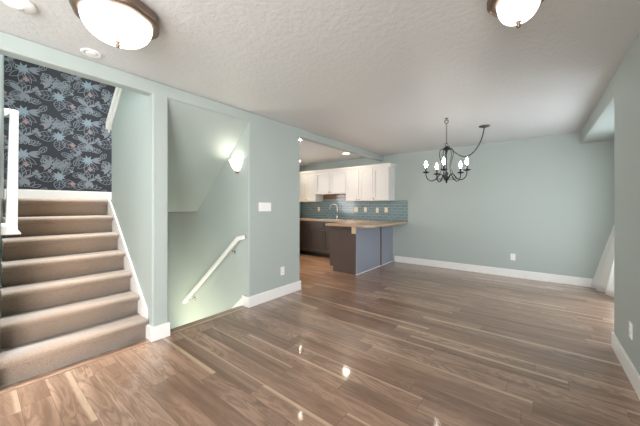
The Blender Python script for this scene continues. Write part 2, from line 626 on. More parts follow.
def motif(y, z):
    A = (y, z)
    star(A, .08, 2, 8)
    for d in (25, 5, -18):
        leaf((y + .04, z + .01), d, .12, .035, 'fill', 1, layer=3)
    for d in (-60, -100, -140, -35):
        leaf((y, z - .03), d, .15, .06, 'line', 1, 0)
    blob((y - .10, z + .10), .03, 1)
    blob((y - .13, z + .06), .022, 1)
    for k in range(7):
        leaf((y - .12 + .035 * k, z + .13), 200 - 25 * k, .08, .03, 'line')
    blob((y + .027, z - .125), .026, 3, 4)
    blob((y + .207, z - .135), .026, 3, 4, ph=1)
    # five-petal plant
    P = (y + .0, z - .30)
    leaf(P, 140, .15, .055, 'fill'); leaf(P, 95, .16, .075, 'line', 1, 2); leaf(P, 60, .13, .06, 'line')
    leaf(P, 205, .13, .06, 'line', 1, 2); leaf(P, -55, .11, .06, 'fill'); leaf(P, -100, .10, .05, 'fill'); leaf(P, 25, .12, .03, 'fill')
    ribbon([P, (P[0] + .07, P[1] + .06), (P[0] + .12, P[1] + .05)], .006, 2, 1)
    for q in ((.10, .07), (.135, .06), (.15, .03), (.12, .095)):
        blob((P[0] + q[0], P[1] + q[1]), .019, 1)
    for k in range(6):
        leaf((P[0] - .07 + .03 * k, P[1] - .11), 170 - 30 * k, .09, .035, 'line')
    # spiky fern
    F = (y + .257, z - .10)
    for d in (160, 130, 95, 60, 20, -20, 195, 230):
        leaf(F, d, .115, .028, 'fill' if d % 60 else 'line', 1)
    # big outlined leaves round the second flower
    S = (y + .335, z - .255)
    star(S, .078, 2, 9)
    leaf((S[0] - .02, S[1] - .01), 183, .21, .13, 'line', 1, 4)
    leaf((S[0] + .01, S[1] - .04), -95, .15, .11, 'line', 1, 3)
    leaf((S[0] + .03, S[1] - .06), -25, .15, .10, 'line', 1, 3)
    for k, d in enumerate((40, 75, 105, 135, 60)):
        leaf((S[0] + .03, S[1] + .04 + .02 * k), d, .16, .075, 'line', 1, 2)
    for k, d in enumerate((30, 80, 130)):
        leaf((S[0] + .04, S[1] + .14), d, .10, .05, 'line')
    for (dy, dz, d, L_, W_) in ((.10, .19, 200, .14, .06), (.14, .02, 15, .13, .07), (.16, .16, 70, .12, .06), (-.05, .20, 150, .13, .06), (.20, .05, -50, .11, .05), (-.14, .13, 100, .12, .05), (.02, -.22, -20, .13, .06), (-.12, -.16, 230, .12, .06), (.24, .24, 120, .12, .05), (.09, -.30, 60, .12, .06)):
        leaf((S[0] + dy, S[1] + dz), d, L_, W_, 'line', 1, 2)
    blob((S[0] + .14, S[1] - .09), .027, 3, 4)
    for q in ((-.06, .11), (-.09, .07), (.13, .08)):
        blob((S[0] + q[0], S[1] + q[1]), .02, 1)


for i in range(-1, 3):
    for j in range(6):
        layer_no[0] = 40 * ((i + 1) % 2) + 80 * (j % 2) * 0 + (j % 2) * .5
        motif(.40 + .64 * i, 1.925 + .54 * j)
# keep only what lies on the wall
keep = [i for i, f in enumerate(wp.f) if i < 6 or all(.13 < wp.v[k][1] < 2.15 and 1.36 < wp.v[k][2] < 4.9 for k in f)]
wp.f = [wp.f[i] for i in keep]; wp.mi = [wp.mi[i] for i in keep]; wp.smooth = [wp.smooth[i] for i in keep]
M['wp0'] = plain('navy_wallpaper', lin(44, 45, 53), .7, noise=.1)
M['wp1'] = plain('grey_leaf_print', lin(126, 132, 139), .7, noise=.1)
M['wp2'] = plain('pale_blue_flower_print', lin(136, 151, 161), .7, noise=.1)
M['wp3'] = plain('pink_bud_print', lin(158, 128, 126), .7, noise=.1)
struct(wp.build('wall_landing', [M['wp0'], M['wp1'], M['wp2'], M['wp3']], weld=False))

# ---- trim
struct(MB().box(WX, WX + .016, .245, 2.15, LZ, LZ + .13).build('baseboard_landing', M['white'], bevel=.004))
struct(MB().box(-2.56, 1.05, YB - BT, YB, 0, BH).build('baseboard_back', M['white'], bevel=.004))
struct(MB().box(XR - BT, XR, -2.5, YA + BT, 0, BH).box(XR, XR + .12, YA, YA + BT, 0, BH).build('baseboard_right', M['white'], bevel=.004))
mb = MB()
mb.box(XL, XL + BT, 2.15 - BT, 3.09 + BT, 0, BH).box(XLB - .02, XL, 2.15 - BT, 2.15, 0, BH).box(XLB, XL, 3.09, 3.09 + BT, 0, BH)
struct(mb.build('baseboard_left_kitchen', M['white'], bevel=.004))
mb = MB()
mb.box(XL, XL + BT, 1.05 - BT, 1.19 + BT, 0, BH).box(XLB, XL, 1.05 - BT, 1.05, 0, BH).box(XLB, XL, 1.19, 1.19 + BT, 0, BH)
struct(mb.build('baseboard_left_post', M['white'], bevel=.004))
struct(MB().box(XL, XL + BT, -2.5, .09, 0, BH).build('baseboard_left_near', M['white'], bevel=.004))
# skirt board of the upper flight on the divider wall
sk = RISE / RUN
nz_ = lambda x: RISE + sk * (-(x) - 2.925)          # line through the nosings
mb = MB()
mb.prism([(XLB - .0, 0), (XLB - .0, nz_(XLB) + .06), (-4.05, nz_(-4.05) + .06), (-4.15, nz_(-4.15) + .03), (-4.15, nz_(-4.15) - .25), (-3.1, 0)], 1, 1.05 - .014, 1.05)
struct(mb.build('trim_1', M['white']))
# skirt of the lower flight on the niche wall
mb = MB()
mb.prism([(-2.955, .105), (-4.6, .105 - 1.645 * .85), (-4.6, -.2 - 1.645 * .85), (-2.955, -.2)], 1, 2.15 - .014, 2.15)
struct(mb.build('trim_2', M['white']))
# sloping cap on the divider wall
mb = MB()
cz0, cz1 = capz(-4.17), capz(-2.96)
mb.prism([(-4.17, cz0 - .05), (-2.96, cz1 - .05), (-2.96, cz1 + .035), (-4.17, cz0 + .035)], 1, 1.02, 1.22)
mb.prism([(-4.13, cz0 - .10), (-2.96, cz1 - .13), (-2.96, cz1 - .05), (-4.15, cz0 - .05)], 1, 1.035, 1.05)
struct(mb.build('trim_3', M['white'], bevel=.006))
# wooden edge boards let into the floor at both stair openings
struct(MB().box(XLB - .0, XL + .0, .095, 1.05 - BT, -.02, .003).build('trim_4', M['nosing_wood']))
struct(MB().box(XLB - .02, XL + .0, 1.19 + BT, 2.15 - BT, -.03, .003).build('trim_5', M['nosing_wood'], bevel=.002))

# ---- added unseen windows, and the patio door
win = MB()
for (a, b, c, d) in ((-2.35, .05, .5, .56), (-2.35, .05, 2.14, 2.2), (-2.35, -2.29, .5, 2.2), (-.01, .05, .5, 2.2), (-1.18, -1.12, .5, 2.2)):
    win.box(a, b, -2.59, -2.51, c, d)
w1 = struct(win.build('window_added_1', M['white']))  # unseen window, added to go with the rear light
struct(MB().box(-2.30, 0, -2.556, -2.548, .55, 2.15).build('window_added_pane', M['glass'], w1))
win = MB()
for (a, b, c, d) in ((-2.2, -.7, .55, .61), (-2.2, -.7, 2.09, 2.15), (-2.2, -2.14, .55, 2.15), (-.76, -.7, .55, 2.15), (-1.48, -1.42, .55, 2.15)):
    win.box(XR + .02, XR + .10, a, b, c, d)
w3 = struct(win.build('window_added_3', M['white']))  # invented window behind the viewer, made for the added side light
struct(MB().box(XR + .056, XR + .064, -2.15, -.75, .60, 2.10).build('window_added_pane', M['glass'], w3))
win = MB()
for (a, b, c, d) in ((2.85, 4.15, 1.05, 1.10), (2.85, 4.15, 2.10, 2.15), (2.85, 2.90, 1.05, 2.15), (4.10, 4.15, 1.05, 2.15), (3.475, 3.525, 1.05, 2.15)):
    win.box(-5.50, -5.44, a, b, c, d)
w2 = struct(win.build('window_added_2', M['white']))  # unseen kitchen window, added for its fill light
struct(MB().box(-5.474, -5.466, 2.89, 4.11, 1.09, 2.11).build('window_added_pane', M['glass'], w2))
win = MB()
for (a, b, c, d) in ((3.85, 5.60, 0, .05), (3.85, 5.60, 2.02, 2.08), (3.85, 3.91, 0, 2.08), (5.54, 5.60, 0, 2.08), (4.70, 4.76, 0, 2.08)):
    win.box(1.07, 1.15, a, b, c, d)
d1 = struct(win.build('door_1', M['white']))
struct(MB().box(1.106, 1.114, 3.90, 5.55, .045, 2.03).build('door_pane', M['glass'], d1))

# ------------------------------------------------------------------ staircase
st = thing('staircase', 'carpeted stairs in beige loop pile climbing to the wallpapered landing', 'stairs', (XLB, .6, 0))
for k in range(7):
    x0 = XLB - .012 - RUN * k            # riser face
    z0, z1 = (RISE * k - (.0 if k == 0 else .05)), RISE * (k + 1)
    r = .029
    nose = [(x0 + .024 + r * math.sin(a), z1 - r + r * math.cos(a)) for a in [PI * i / 8 for i in range(9)]]
    back = x0 - RUN - .01 if k < 6 else x0 - .12
    yl = .10 + .142 * (XLB - back) / 2.16 + .004
    poly = [(back, z1)] + nose + [(x0 + .006, z1 - 2 * r - .004), (x0, z1 - 2 * r - .012), (x0, max(z0, RISE * k)), (back, max(z0, RISE * k))]
    mb = MB()
    mb.prism(poly, 1, yl, 1.035, smooth=True)
    mb.build('step', M['carpet'], st)
mb = MB().box(-5.085, -4.302, .25, 2.14, 1.19, LZ)
mb.build('landing', M['carpet'], st)

struct(MB().box(-4.302, -4.105, 1.192, 2.148, 1.178, LZ).build('floor_landing', M['carpet']))

# ------------------------------------------------------------------ handrails
def handrail(name, label, pts, wallp, bracket_ts, w=.045, hgt=.062):
    """flat-sided wooden rail with mitred ends along pts; wallp = functions giving wall contact points"""
    root = thing(name, label, 'handrail', pts[0])
    mb = MB()
    P = [Vector(q) for q in pts]
    rings = []
    for i, q in enumerate(P):
        if i == 0:
            t1 = t2 = (P[1] - P[0]).normalized()
        elif i == len(P) - 1:
            t1 = t2 = (P[-1] - P[-2]).normalized()
        else:
            t1, t2 = (P[i] - P[i - 1]).normalized(), (P[i + 1] - P[i]).normalized()
        rings.append((q, t1, t2))
    # section swept: side vector horizontal-perpendicular per segment, mitred by plane projection
    sect = [(-.5, -.5), (-.38, -.62), (.38, -.62), (.5, -.5), (.5, .18), (.40, .40), (.22, .5), (-.22, .5), (-.40, .40), (-.5, .18)]
    segs = []
    for i in range(len(P) - 1):
        d = (P[i + 1] - P[i]).normalized()
        side = d.cross(Vector((0, 0, 1)))
        side = side.normalized() if side.length > 1e-3 else Vector((1, 0, 0))
        up = side.cross(d).normalized()
        segs.append((d, side, up))
    for i in range(len(P) - 1):
        d, side, up = segs[i]
        n0 = d if i == 0 else (segs[i - 1][0] + d).normalized()
        n1 = d if i == len(P) - 2 else (segs[i + 1][0] + d).normalized()
        ring = []
        for base, nrm in ((P[i], n0), (P[i + 1], n1)):
            for a, b in sect:
                q = base + side * a * w + up * b * hgt
                q = q - d * ((q - base).dot(nrm) / d.dot(nrm))
                ring.append(q)
        n = len(sect)
        mb.add(ring, [(k, (k + 1) % n, n + (k + 1) % n, n + k) for k in range(n)] + [tuple(range(n)), tuple(range(n, 2 * n))])
    mb.build('rail', M['white'], root, weld=False)
    for (p0, p1) in bracket_ts:
        p0, p1 = Vector(p0), Vector(p1)
        b = MB()
        mid = Vector((p1.x, p1.y, p0.z - .055))
        b.tube([p0, (p0 + mid) / 2 + (mid - p1) * 0 + Vector((0, 0, -.02)), mid], .007, 8)
        dy = 1 if p1.y > p0.y else -1
        b.box(p1.x - .018, p1.x + .018, mid.y - dy * .006, mid.y, mid.z - .03, mid.z + .02)
        b.build('bracket', M['nickel'], root)
    return root


handrail('handrail', 'white handrail with mitred ends on the left wall beside the carpeted stairs',
         [(-4.20, .20, 2.215), (-4.20, .268, 2.215), (-2.99, .178, 1.11), (-2.99, .128, 1.11)], None,
         [((-3.85, .245, 1.87), (-3.85, .176, 1.87)), ((-3.20, .2, 1.26), (-3.20, .141, 1.26))], w=.062, hgt=.075)
hs = .785
handrail('handrail', 'white handrail sloping down the niche wall towards the lower stairs',
         [(-2.845, 2.085, .888), (-2.97, 2.085, .862), (-4.37, 2.085, .862 - 1.40 * hs), (-4.37, 2.145, .862 - 1.40 * hs)], None,
         [((-3.13, 2.085, .72), (-3.13, 2.149, .72)), ((-4.18, 2.085, -.11), (-4.18, 2.149, -.11))], w=.04, hgt=.05)

# ------------------------------------------------------------------ flush ceiling lights
def flush_light(loc, label, kr=1.0, kz=1.0, kp=1.0):
    S = lambda prof: [(r * kr, z * kz) for r, z in prof]
    x, y, z = loc
    root = thing('ceiling_light', label, 'ceiling light', loc, 'flush ceiling lights')
    lob = lambda a: 1 + .022 * math.cos(8 * a)
    m = MB()
    m.lathe([(r * kp, z * kz) for r, z in [(.001, 0), (.205, 0), (.216, -.008), (.222, -.018), (.216, -.034), (.220, -.046), (.216, -.060), (.205, -.068), (.184 * kr / kp, -.070), (.174 * kr / kp, -.064)]], loc, 64, rfun=lob)
    m.build('pan', M['bronze'], root)
    g = MB()
    prof = [(.180, -.060)] + [(.180 * math.cos(a) ** .68, -.064 - .125 * math.sin(a) ** 1.05) for a in [PI / 2 * i / 14 for i in range(1, 14)]] + [(.001, -.189)]
    g.lathe(S(prof), loc, 48)
    g.build('glass_dome', M['dome'], root)
    f = MB()
    f.lathe([(r * .9, z * kz) for r, z in [(.0005, -.186), (.012, -.187), (.015, -.193), (.008, -.200), (.013, -.210), (.010, -.222), (.0005, -.229)]], loc, 16)
    f.build('finial', M['bronze'], root)
    return root


L1 = flush_light((-1.985, .546, H), 'bronze and frosted glass flush ceiling light in front of the stair opening')
L2 = flush_light((-.08, 1.845, H), 'smaller bronze and frosted glass ceiling light cut off by the top of the picture', .56, .93, .66)

# ------------------------------------------------------------------ chandelier
CX, CY = -.957, 3.958
ch = thing('chandelier', 'black iron five-arm candle chandelier swagged on a chain from the ceiling', 'chandelier', (CX, CY, 1.575))


def spline(pts, n=8):
    pts = [Vector(p) for p in pts]
    q = [pts[0] * 2 - pts[1]] + pts + [pts[-1] * 2 - pts[-2]]
    out = []
    for i in range(1, len(q) - 2):
        for k in range(n):
            u = k / n
            a, b, c, d = q[i - 1:i + 3]
            out.append(.5 * ((2 * b) + (c - a) * u + (2 * a - 5 * b + 4 * c - d) * u * u + (3 * b - a - 3 * c + d) * u ** 3))
    out.append(pts[-1])
    return out


body = MB()
body.lathe([(.001, .475), (.012, .47), (.03, .455), (.048, .44), (.05, .425), (.02, .415), (.012, .39), (.004, .36)], (CX, CY, 1.60), 20)
body.lathe([(.004, .44), (.004, .12)], (CX, CY, 1.60), 10)
body.lathe([(.006, .13), (.02, .12), (.026, .10), (.014, .08), (.03, .06), (.034, .04), (.02, .02), (.01, .005), (.014, -.012), (.001, -.025)], (CX, CY, 1.60), 20)
body.build('column', M['black_iron'], ch)
for th in (-25, 47, 119, 191, 263):
    a = math.radians(th - 24.4) + YAW
    ca, sa = math.cos(a), math.sin(a)
    P = lambda r, z: (CX + r * .90 * ca, CY + r * .90 * sa, z - .02)
    arm = MB()
    arm.tube(spline([P(.03, 1.66), P(.07, 1.715), P(.11, 1.70), P(.15, 1.655), P(.21, 1.63), P(.262, 1.655), P(.286, 1.70), P(.288, 1.742)], 6), .0065, 8)
    arm.tube(spline([P(.045, 2.05), P(.085, 2.045), P(.098, 1.97), P(.07, 1.86), P(.085, 1.74), P(.14, 1.655), P(.17, 1.645)], 6), .0045, 6)
    ao = arm.build('arm', M['black_iron'], ch)
    dp = MB()
    dp.lathe([(.001, 1.738), (.02, 1.738), (.040, 1.748), (.046, 1.756), (.038, 1.753), (.001, 1.746)], (CX + .259 * ca, CY + .259 * sa, -.02), 20)
    dp.build('drip_pan', M['black_iron'], ao)
    cs = MB()
    cs.lathe([(.0115, 1.748), (.0115, 1.815), (.001, 1.816)], (CX + .259 * ca, CY + .259 * sa, -.02), 12)
    cs.build('candle_sleeve', M['black_iron'], ao)
    bl = MB()
    bl.lathe([(.007, 1.813), (.014, 1.826), (.020, 1.848), (.018, 1.868), (.010, 1.890), (.0035, 1.905), (.0005, 1.911)], (CX + .259 * ca, CY + .259 * sa, -.02), 16)
    bl.build('bulb', M['bulb'], ao)
ring = MB()
ring.torus((CX, CY, 1.632), .14, .004, (0, 0, 1), 40, 6)
ring.build('ring', M['black_iron'], ch)


def chain(mb, pts, step=.026):
    pts = [Vector(p) for p in pts]
    acc, k = 0.0, 0
    for i in range(len(pts) - 1):
        d = pts[i + 1] - pts[i]
        while acc < d.length:
            t_ = d.normalized()
            o = t_.orthogonal().normalized()
            if k % 2:
                o = t_.cross(o)
            mb.torus(pts[i] + t_ * acc, .0085, .0026, o, 10, 5, stretch=t_)
            acc += step
            k += 1
        acc -= d.length


cm = MB()
chain(cm, [(CX, CY, 2.115), (CX, CY, 2.39)])
cm.build('hanging_chain', M['pewter'], ch)
hk = MB()
hk.lathe([(.001, H), (.022, H), (.022, H - .006), (.006, H - .012), (.005, H - .03)], (CX, CY, 0), 16)
hk.torus((CX, CY, H - .045), .022, .006, (-.24, .97, 0), 16, 6)
hk.build('ceiling_hook', M['pewter'], ch)
hk = MB()
hk.torus((CX, CY, 2.095), .02, .004, (-math.sin(YAW), math.cos(YAW), 0), 16, 6)
hk.build('column_loop', M['pewter'], ch)
KX, KY = -.61, 4.68
lerp = lambda u, z: (CX + (KX - CX) * u, CY + (KY - CY) * u, z)
cm = MB()
chain(cm, spline([lerp(1, 2.425), lerp(.93, 2.27), lerp(.85, 2.17), lerp(.72, 2.06), lerp(.55, 1.98), lerp(.38, 1.965), lerp(.2, 2.01), lerp(.05, 2.08)], 8))
cm.tube(spline([lerp(1, 2.425), lerp(.93, 2.265), lerp(.85, 2.165), lerp(.72, 2.055), lerp(.55, 1.975), lerp(.38, 1.96), lerp(.2, 2.005), lerp(.05, 2.08)], 8), .003, 6)
cm.build('swag_chain', M['black_iron'], ch)
cp = MB()
cp.lathe([(.001, H), (.072, H), (.074, H - .008), (.055, H - .018), (.02, H - .026), (.008, H - .034), (.001, H - .034)], (KX, KY, 0), 28)
cp.build('canopy', M['pewter'], ch)

# ------------------------------------------------------------------ wall sconce
SX, SY = -3.065, 2.15
sn = thing('wall_sconce', 'lit white half-bowl uplight sconce high on the niche wall', 'wall light', (SX, SY, 1.72))
m = MB()
prof = [(.012, 1.715), (.03, 1.722), (.055, 1.745), (.078, 1.78), (.098, 1.82), (.116, 1.865), (.112, 1.866), (.094, 1.822), (.074, 1.784), (.05, 1.75), (.01, 1.727)]
m.lathe([(r, z) for r, z in prof], (SX, SY - .002, 0), 24, a0=PI, a1=2 * PI, sy=.95)
m.build('shade', M['sconce'], sn)
m = MB()
m.box(SX - .03, SX + .03, SY - .012, SY, 1.70, 1.82)
m.build('wall_plate', M['brass'], sn)
m = MB()
m.lathe([(.001, 1.69), (.008, 1.692), (.012, 1.702), (.008, 1.712), (.016, 1.722)], (SX, SY - .02, 0), 12)
m.build('finial', M['brass'], sn)
bulb_light('sconce_bulb', (SX, SY - .055, 1.846), 1.9, (1.0, .93, .80), .015)

# ------------------------------------------------------------------ small ceiling fittings
sd = thing('smoke_detector', 'white round smoke detector on the ceiling near the top left corner', 'smoke detector', (-2.35, .17, H))
m = MB()
m.lathe([(.001, 0), (.07, 0), (.072, -.012), (.066, -.024), (.05, -.032), (.001, -.036)], (-2.35, .17, H), 32)
m.build('housing', M['plate'], sd)
m = MB()
m.lathe([(.018, -.0345), (.018, -.040), (.001, -.041)], (-2.35, .17, H), 16)
m.build('test_button', M['plate'], sd)
cf = thing('round_ceiling_fitting', 'small white round ringed fitting on the ceiling above the stair opening', 'ceiling fitting', (-2.69, .57, H))
m = MB()
m.lathe([(.001, -.002), (.064, -.001), (.066, -.006), (.058, -.012), (.046, -.010), (.042, -.004)], (-2.69, .57, H), 32)
m.build('outer_ring', M['plate'], cf)
m = MB()
m.lathe([(.034, -.002), (.034, -.012), (.024, -.016), (.001, -.016)], (-2.69, .57, H), 24)
m.build('centre_disc', M['plate'], cf)


def downspot(x, y):
    l = bpy.data.lights.new('kitchen_spot', 'SPOT')
    l.energy = 105
    l.color = (1.0, .72, .42)
    l.spot_size = math.radians(54)
    l.spot_blend = .9
    l.shadow_soft_size = .04
    o = bpy.data.objects.new('kitchen_spot', l)
    C.objects.link(o)
    o.location = (x, y, H - .02)


def downlight(x, y, label):
    root = thing('recessed_downlight', label, 'downlight', (x, y, H), 'kitchen downlights')
    m = MB()
    m.lathe([(.066, -.001), (.092, -.001), (.094, -.005), (.088, -.009), (.068, -.006), (.066, -.001)], (x, y, H), 28)
    m.build('trim_ring', M['plate'], root)
    m = MB()
    m.lathe([(.001, -.004), (.067, -.003), (.067, -.0005)], (x, y, H), 24)
    m.build('lens', M['can'], root)
    downspot(x, y)


downlight(-3.36, 5.20, 'lit round ceiling downlight above the white cabinets and peninsula')
downlight(-4.92, 5.30, 'lit round ceiling downlight above the far left white cabinets')
downlight(-3.33, 3.58, 'lit round ceiling downlight half hidden by the wall edge near the kitchen header')

for q in ((-4.6, 3.5), (-4.0, 4.3)):  # added spots with no fittings, to brighten the kitchen
    downspot(*q)

# ------------------------------------------------------------------ switches and outlets
def frame_pts(origin, udir, ndir):
    O, U, N = Vector(origin), Vector(udir), Vector(ndir)
    return lambda u, z, w: O + U * u + N * w + Vector((0, 0, z))


def pbox(mb, fr, u0, u1, z0, z1, w0, w1):
    vs = [fr(u, z, w) for w in (w0, w1) for z in (z0, z1) for u in (u0, u1)]
    mb.add(vs, [(0, 2, 3, 1), (4, 5, 7, 6), (0, 1, 5, 4), (2, 6, 7, 3), (0, 4, 6, 2), (1, 3, 7, 5)])


def outlet(origin, udir, ndir, label, mat='plate', w=.072, group='wall outlets', gangs=1):
    root = thing('wall_outlet', label, 'outlet', origin, group)
    fr = frame_pts(origin, udir, ndir)
    m = MB()
    pbox(m, fr, -w / 2, w / 2, -.058, .058, 0, .006)
    m.build('cover_plate', M[mat], root, bevel=.002)
    for g in range(gangs):
        u = (g - (gangs - 1) / 2) * .046
        for s in (-1, 1):
            m = MB()
            pbox(m, fr, u - .017, u + .017, s * .024 - .015, s * .024 + .015, .006, .009)
            so = m.build('socket', M[mat], root)
            m = MB()
            for q in (-.007, .007):
                pbox(m, fr, u + q - .0012, u + q + .0012, s * .024 - .003, s * .024 + .007, .009, .0095)
            m.build('slot', M['slot'], so)
    return root


sw = thing('light_switch', 'white four-gang light switch plate on the sage wall left of the kitchen', 'light switch', (XL, 2.405, 1.258))
fr = frame_pts((XL, 2.405, 1.258), (0, 1, 0), (1, 0, 0))
m = MB()
pbox(m, fr, -.105, .105, -.058, .058, 0, .006)
m.build('cover_plate', M['plate'], sw, bevel=.002)
for k in range(4):
    u = (k - 1.5) * .046
    m = MB()
    pbox(m, fr, u - .006, u + .006, -.013, .013, .006, .008)
    pbox(m, fr, u - .004, u + .004, .0, .011, .008, .018)
    m.build('toggle', M['plate'], sw)

outlet((XL, 2.724, .352), (0, 1, 0), (1, 0, 0), 'white outlet low on the short wall below the light switch')
outlet((-.34, YB, .358), (1, 0, 0), (0, -1, 0), 'white outlet low on the long back wall')
outlet((XR, 2.99, .36), (0, 1, 0), (-1, 0, 0), 'white outlet low on the right-hand wall near the picture edge')
KY_ = YB - .010
outlet((-4.77, KY_, 1.185), (1, 0, 0), (0, -1, 0), 'ivory outlet on the backsplash left of the kitchen tap', 'ivory', group='backsplash outlets')
outlet((-3.58, KY_, 1.18), (1, 0, 0), (0, -1, 0), 'wide double outlet on the backsplash under the white cabinets', 'ivory', .118, 'backsplash outlets', 2)
outlet((-3.31, KY_, 1.18), (1, 0, 0), (0, -1, 0), 'narrow outlet on the backsplash just right of the wide double outlet', 'ivory', group='backsplash outlets')
outlet((-2.99, KY_, 1.17), (1, 0, 0), (0, -1, 0), 'second outlet from the right end of the tiled backsplash', 'ivory', group='backsplash outlets')
outlet((-2.765, KY_, 1.18), (1, 0, 0), (0, -1, 0), 'outlet nearest the right end of the tiled backsplash', 'ivory', .078, group='backsplash outlets')

# ------------------------------------------------------------------ kitchen
mb = MB()
mb.box(-5.41, -2.25, YB - .010, YB, .93, 1.395)
o = struct(mb.build('wall_backsplash', M['tile']))
struct(MB().box(-4.61, -3.67, YB - .010, YB, 1.395, 1.455).build('wall_backsplash_upper', M['tile']))
struct(MB().box(-4.61, -3.67, YB - .012, YB, 1.455, 1.60).build('wall_backsplash_band', M['tile_brown']))
struct(MB().box(-5.42, -5.41, 4.6, YB, .93, 1.395).build('wall_backsplash_side', M['tile_side']))


def door_mesh(fr, u0, u1, z0, z1, w=.02, rail=.055):
    m = MB()
    pbox(m, fr, u0, u0 + rail, z0, z1, 0, w)
    pbox(m, fr, u1 - rail, u1, z0, z1, 0, w)
    pbox(m, fr, u0 + rail, u1 - rail, z0, z0 + rail, 0, w)
    pbox(m, fr, u0 + rail, u1 - rail, z1 - rail, z1, 0, w)
    pbox(m, fr, u0 + rail, u1 - rail, z0 + rail, z1 - rail, 0, w * .2)
    return m


def knob_mesh(fr, u, z, w0):
    m = MB()
    prof = [(.005, 0), (.005, .010), (.015, .016), (.017, .022), (.012, .028), (.0005, .028)]
    O = fr(u, z, w0)
    N = fr(0, 0, 1) - fr(0, 0, 0)
    U = fr(1, 0, 0) - fr(0, 0, 0)
    Z = Vector((0, 0, 1))
    n = 12
    vs = []
    for r, h in prof:
        for k in range(n):
            a = 2 * PI * k / n
            vs.append(O + N * h + U * r * math.cos(a) + Z * r * math.sin(a))
    m.add(vs, [(i * n + k, i * n + (k + 1) % n, (i + 1) * n + (k + 1) % n, (i + 1) * n + k) for i in range(len(prof) - 1) for k in range(n)], 0, True)
    return m


UF = 5.67     # front of the upper boxes


def upper(x0, x1, z0, doors, label, knobs):
    root = thing('upper_cabinet', label, 'wall cabinet', ((x0 + x1) / 2, YB - .16, z0), 'white wall cabinets')
    MB().box(x0 + .001, x1 - .001, UF, YB - .001, z0, 2.14).build('cabinet_body', M['cab_white'], root, bevel=.002)
    fr = frame_pts((0, UF, 0), (1, 0, 0), (0, -1, 0))
    w = (x1 - x0) / doors
    for k in range(doors):
        a, b = x0 + w * k + .004, x0 + w * (k + 1) - .004
        d = door_mesh(fr, a, b, z0 + .008, 2.125).build('door', M['cab_white'], root, bevel=.002)
        u = b - .03 if knobs[k] == 'r' else a + .03
        knob_mesh(fr, u, z0 + .045, .02).build('knob', M['nickel'], d)
    # crown along the front, and round the end of the last unit
    m = MB()
    prof = [(UF - .022, 2.12), (UF - .028, 2.135), (UF - .034, 2.15), (UF - .05, 2.175), (UF - .058, 2.195), (UF - .058, 2.208), (UF + .01, 2.208), (UF + .01, 2.12)]
    xe = x1 + (.055 if x1 > -2.6 else 0)
    m.prism(prof, 0, x0, xe)
    if x1 > -2.6:
        m.prism([(x1 + .001, 2.12), (x1 + .012, 2.15), (x1 + .045, 2.18), (x1 + .055, 2.208), (x1 + .001, 2.208)], 1, UF, YB - .002)
    m.build('crown', M['cab_white'], root, weld=False)
    return root


upper(-5.26, -4.61, 1.39, 2, 'white two-door wall cabinet left of the kitchen tap', 'rl')
upper(-4.61, -3.67, 1.575, 2, 'short white two-door wall cabinet above the kitchen tap', 'rl')
upper(-3.67, -2.94, 1.39, 2, 'white two-door wall cabinet right of the short one', 'rl')
upper(-2.94, -2.555, 1.39, 1, 'narrow white single-door wall cabinet at the right end of the row', 'l')

# base cabinets
BFY = 5.39
root = thing('base_cabinet', 'dark brown sink base cabinet with two doors below the tap', 'base cabinet', (-4.145, 5.70, 0), 'dark base cabinets')
m = MB()
m.box(-4.60, -4.582, BFY, YB - .001, .10, .885).box(-3.708, -3.69, BFY, YB - .001, .10, .885).box(-4.582, -3.708, BFY, YB - .001, .10, .12)
m.box(-4.582, -3.708, BFY, BFY + .02, .12, .885).box(-4.582, -3.708, YB - .02, YB - .001, .12, .885)
m.build('cabinet_body', M['cab_dark'], root, weld=False)
MB().box(-4.60, -3.69, BFY + .07, YB - .05, 0, .10).build('toe_kick', M['toe'], root)
fr = frame_pts((0, BFY, 0), (1, 0, 0), (0, -1, 0))
for a, b, kn in ((-4.592, -4.149, 'r'), (-4.141, -3.698, 'l')):
    d = door_mesh(fr, a, b, .115, .70).build('door', M['cab_dark'], root, bevel=.002)
    knob_mesh(fr, b - .03 if kn == 'r' else a + .03, .665, .02).build('knob', M['nickel'], d)
    door_mesh(fr, a, b, .715, .875, rail=.035).build('drawer_front', M['cab_dark'], root, bevel=.002)
root = thing('base_cabinet', 'dark brown corner base cabinet at the far left of the kitchen', 'base cabinet', (-4.9, 5.3, 0), 'dark base cabinets')
MB().prism([(-5.40, 4.62), (-4.87, 4.62), (-4.87, BFY), (-4.602, BFY), (-4.602, YB - .001), (-5.40, YB - .001)], 2, .10, .885).build('cabinet_body', M['cab_dark'], root, bevel=.002)
MB().prism([(-5.40, 4.66), (-4.94, 4.66), (-4.94, BFY + .07), (-4.602, BFY + .07), (-4.602, YB - .05), (-5.40, YB - .05)], 2, 0, .10).build('toe_kick', M['toe'], root)
door_mesh(fr, -4.845, -4.61, .115, .875).build('door', M['cab_dark'], root, bevel=.002)
fr2 = frame_pts((-4.87, 0, 0), (0, 1, 0), (1, 0, 0))
d = door_mesh(fr2, 4.63, 5.36, .115, .70).build('door', M['cab_dark'], root, bevel=.002)
knob_mesh(fr2, 4.67, .665, .02).build('knob', M['nickel'], d)
door_mesh(fr2, 4.63, 5.36, .715, .875, rail=.035).build('drawer_front', M['cab_dark'], root, bevel=.002)

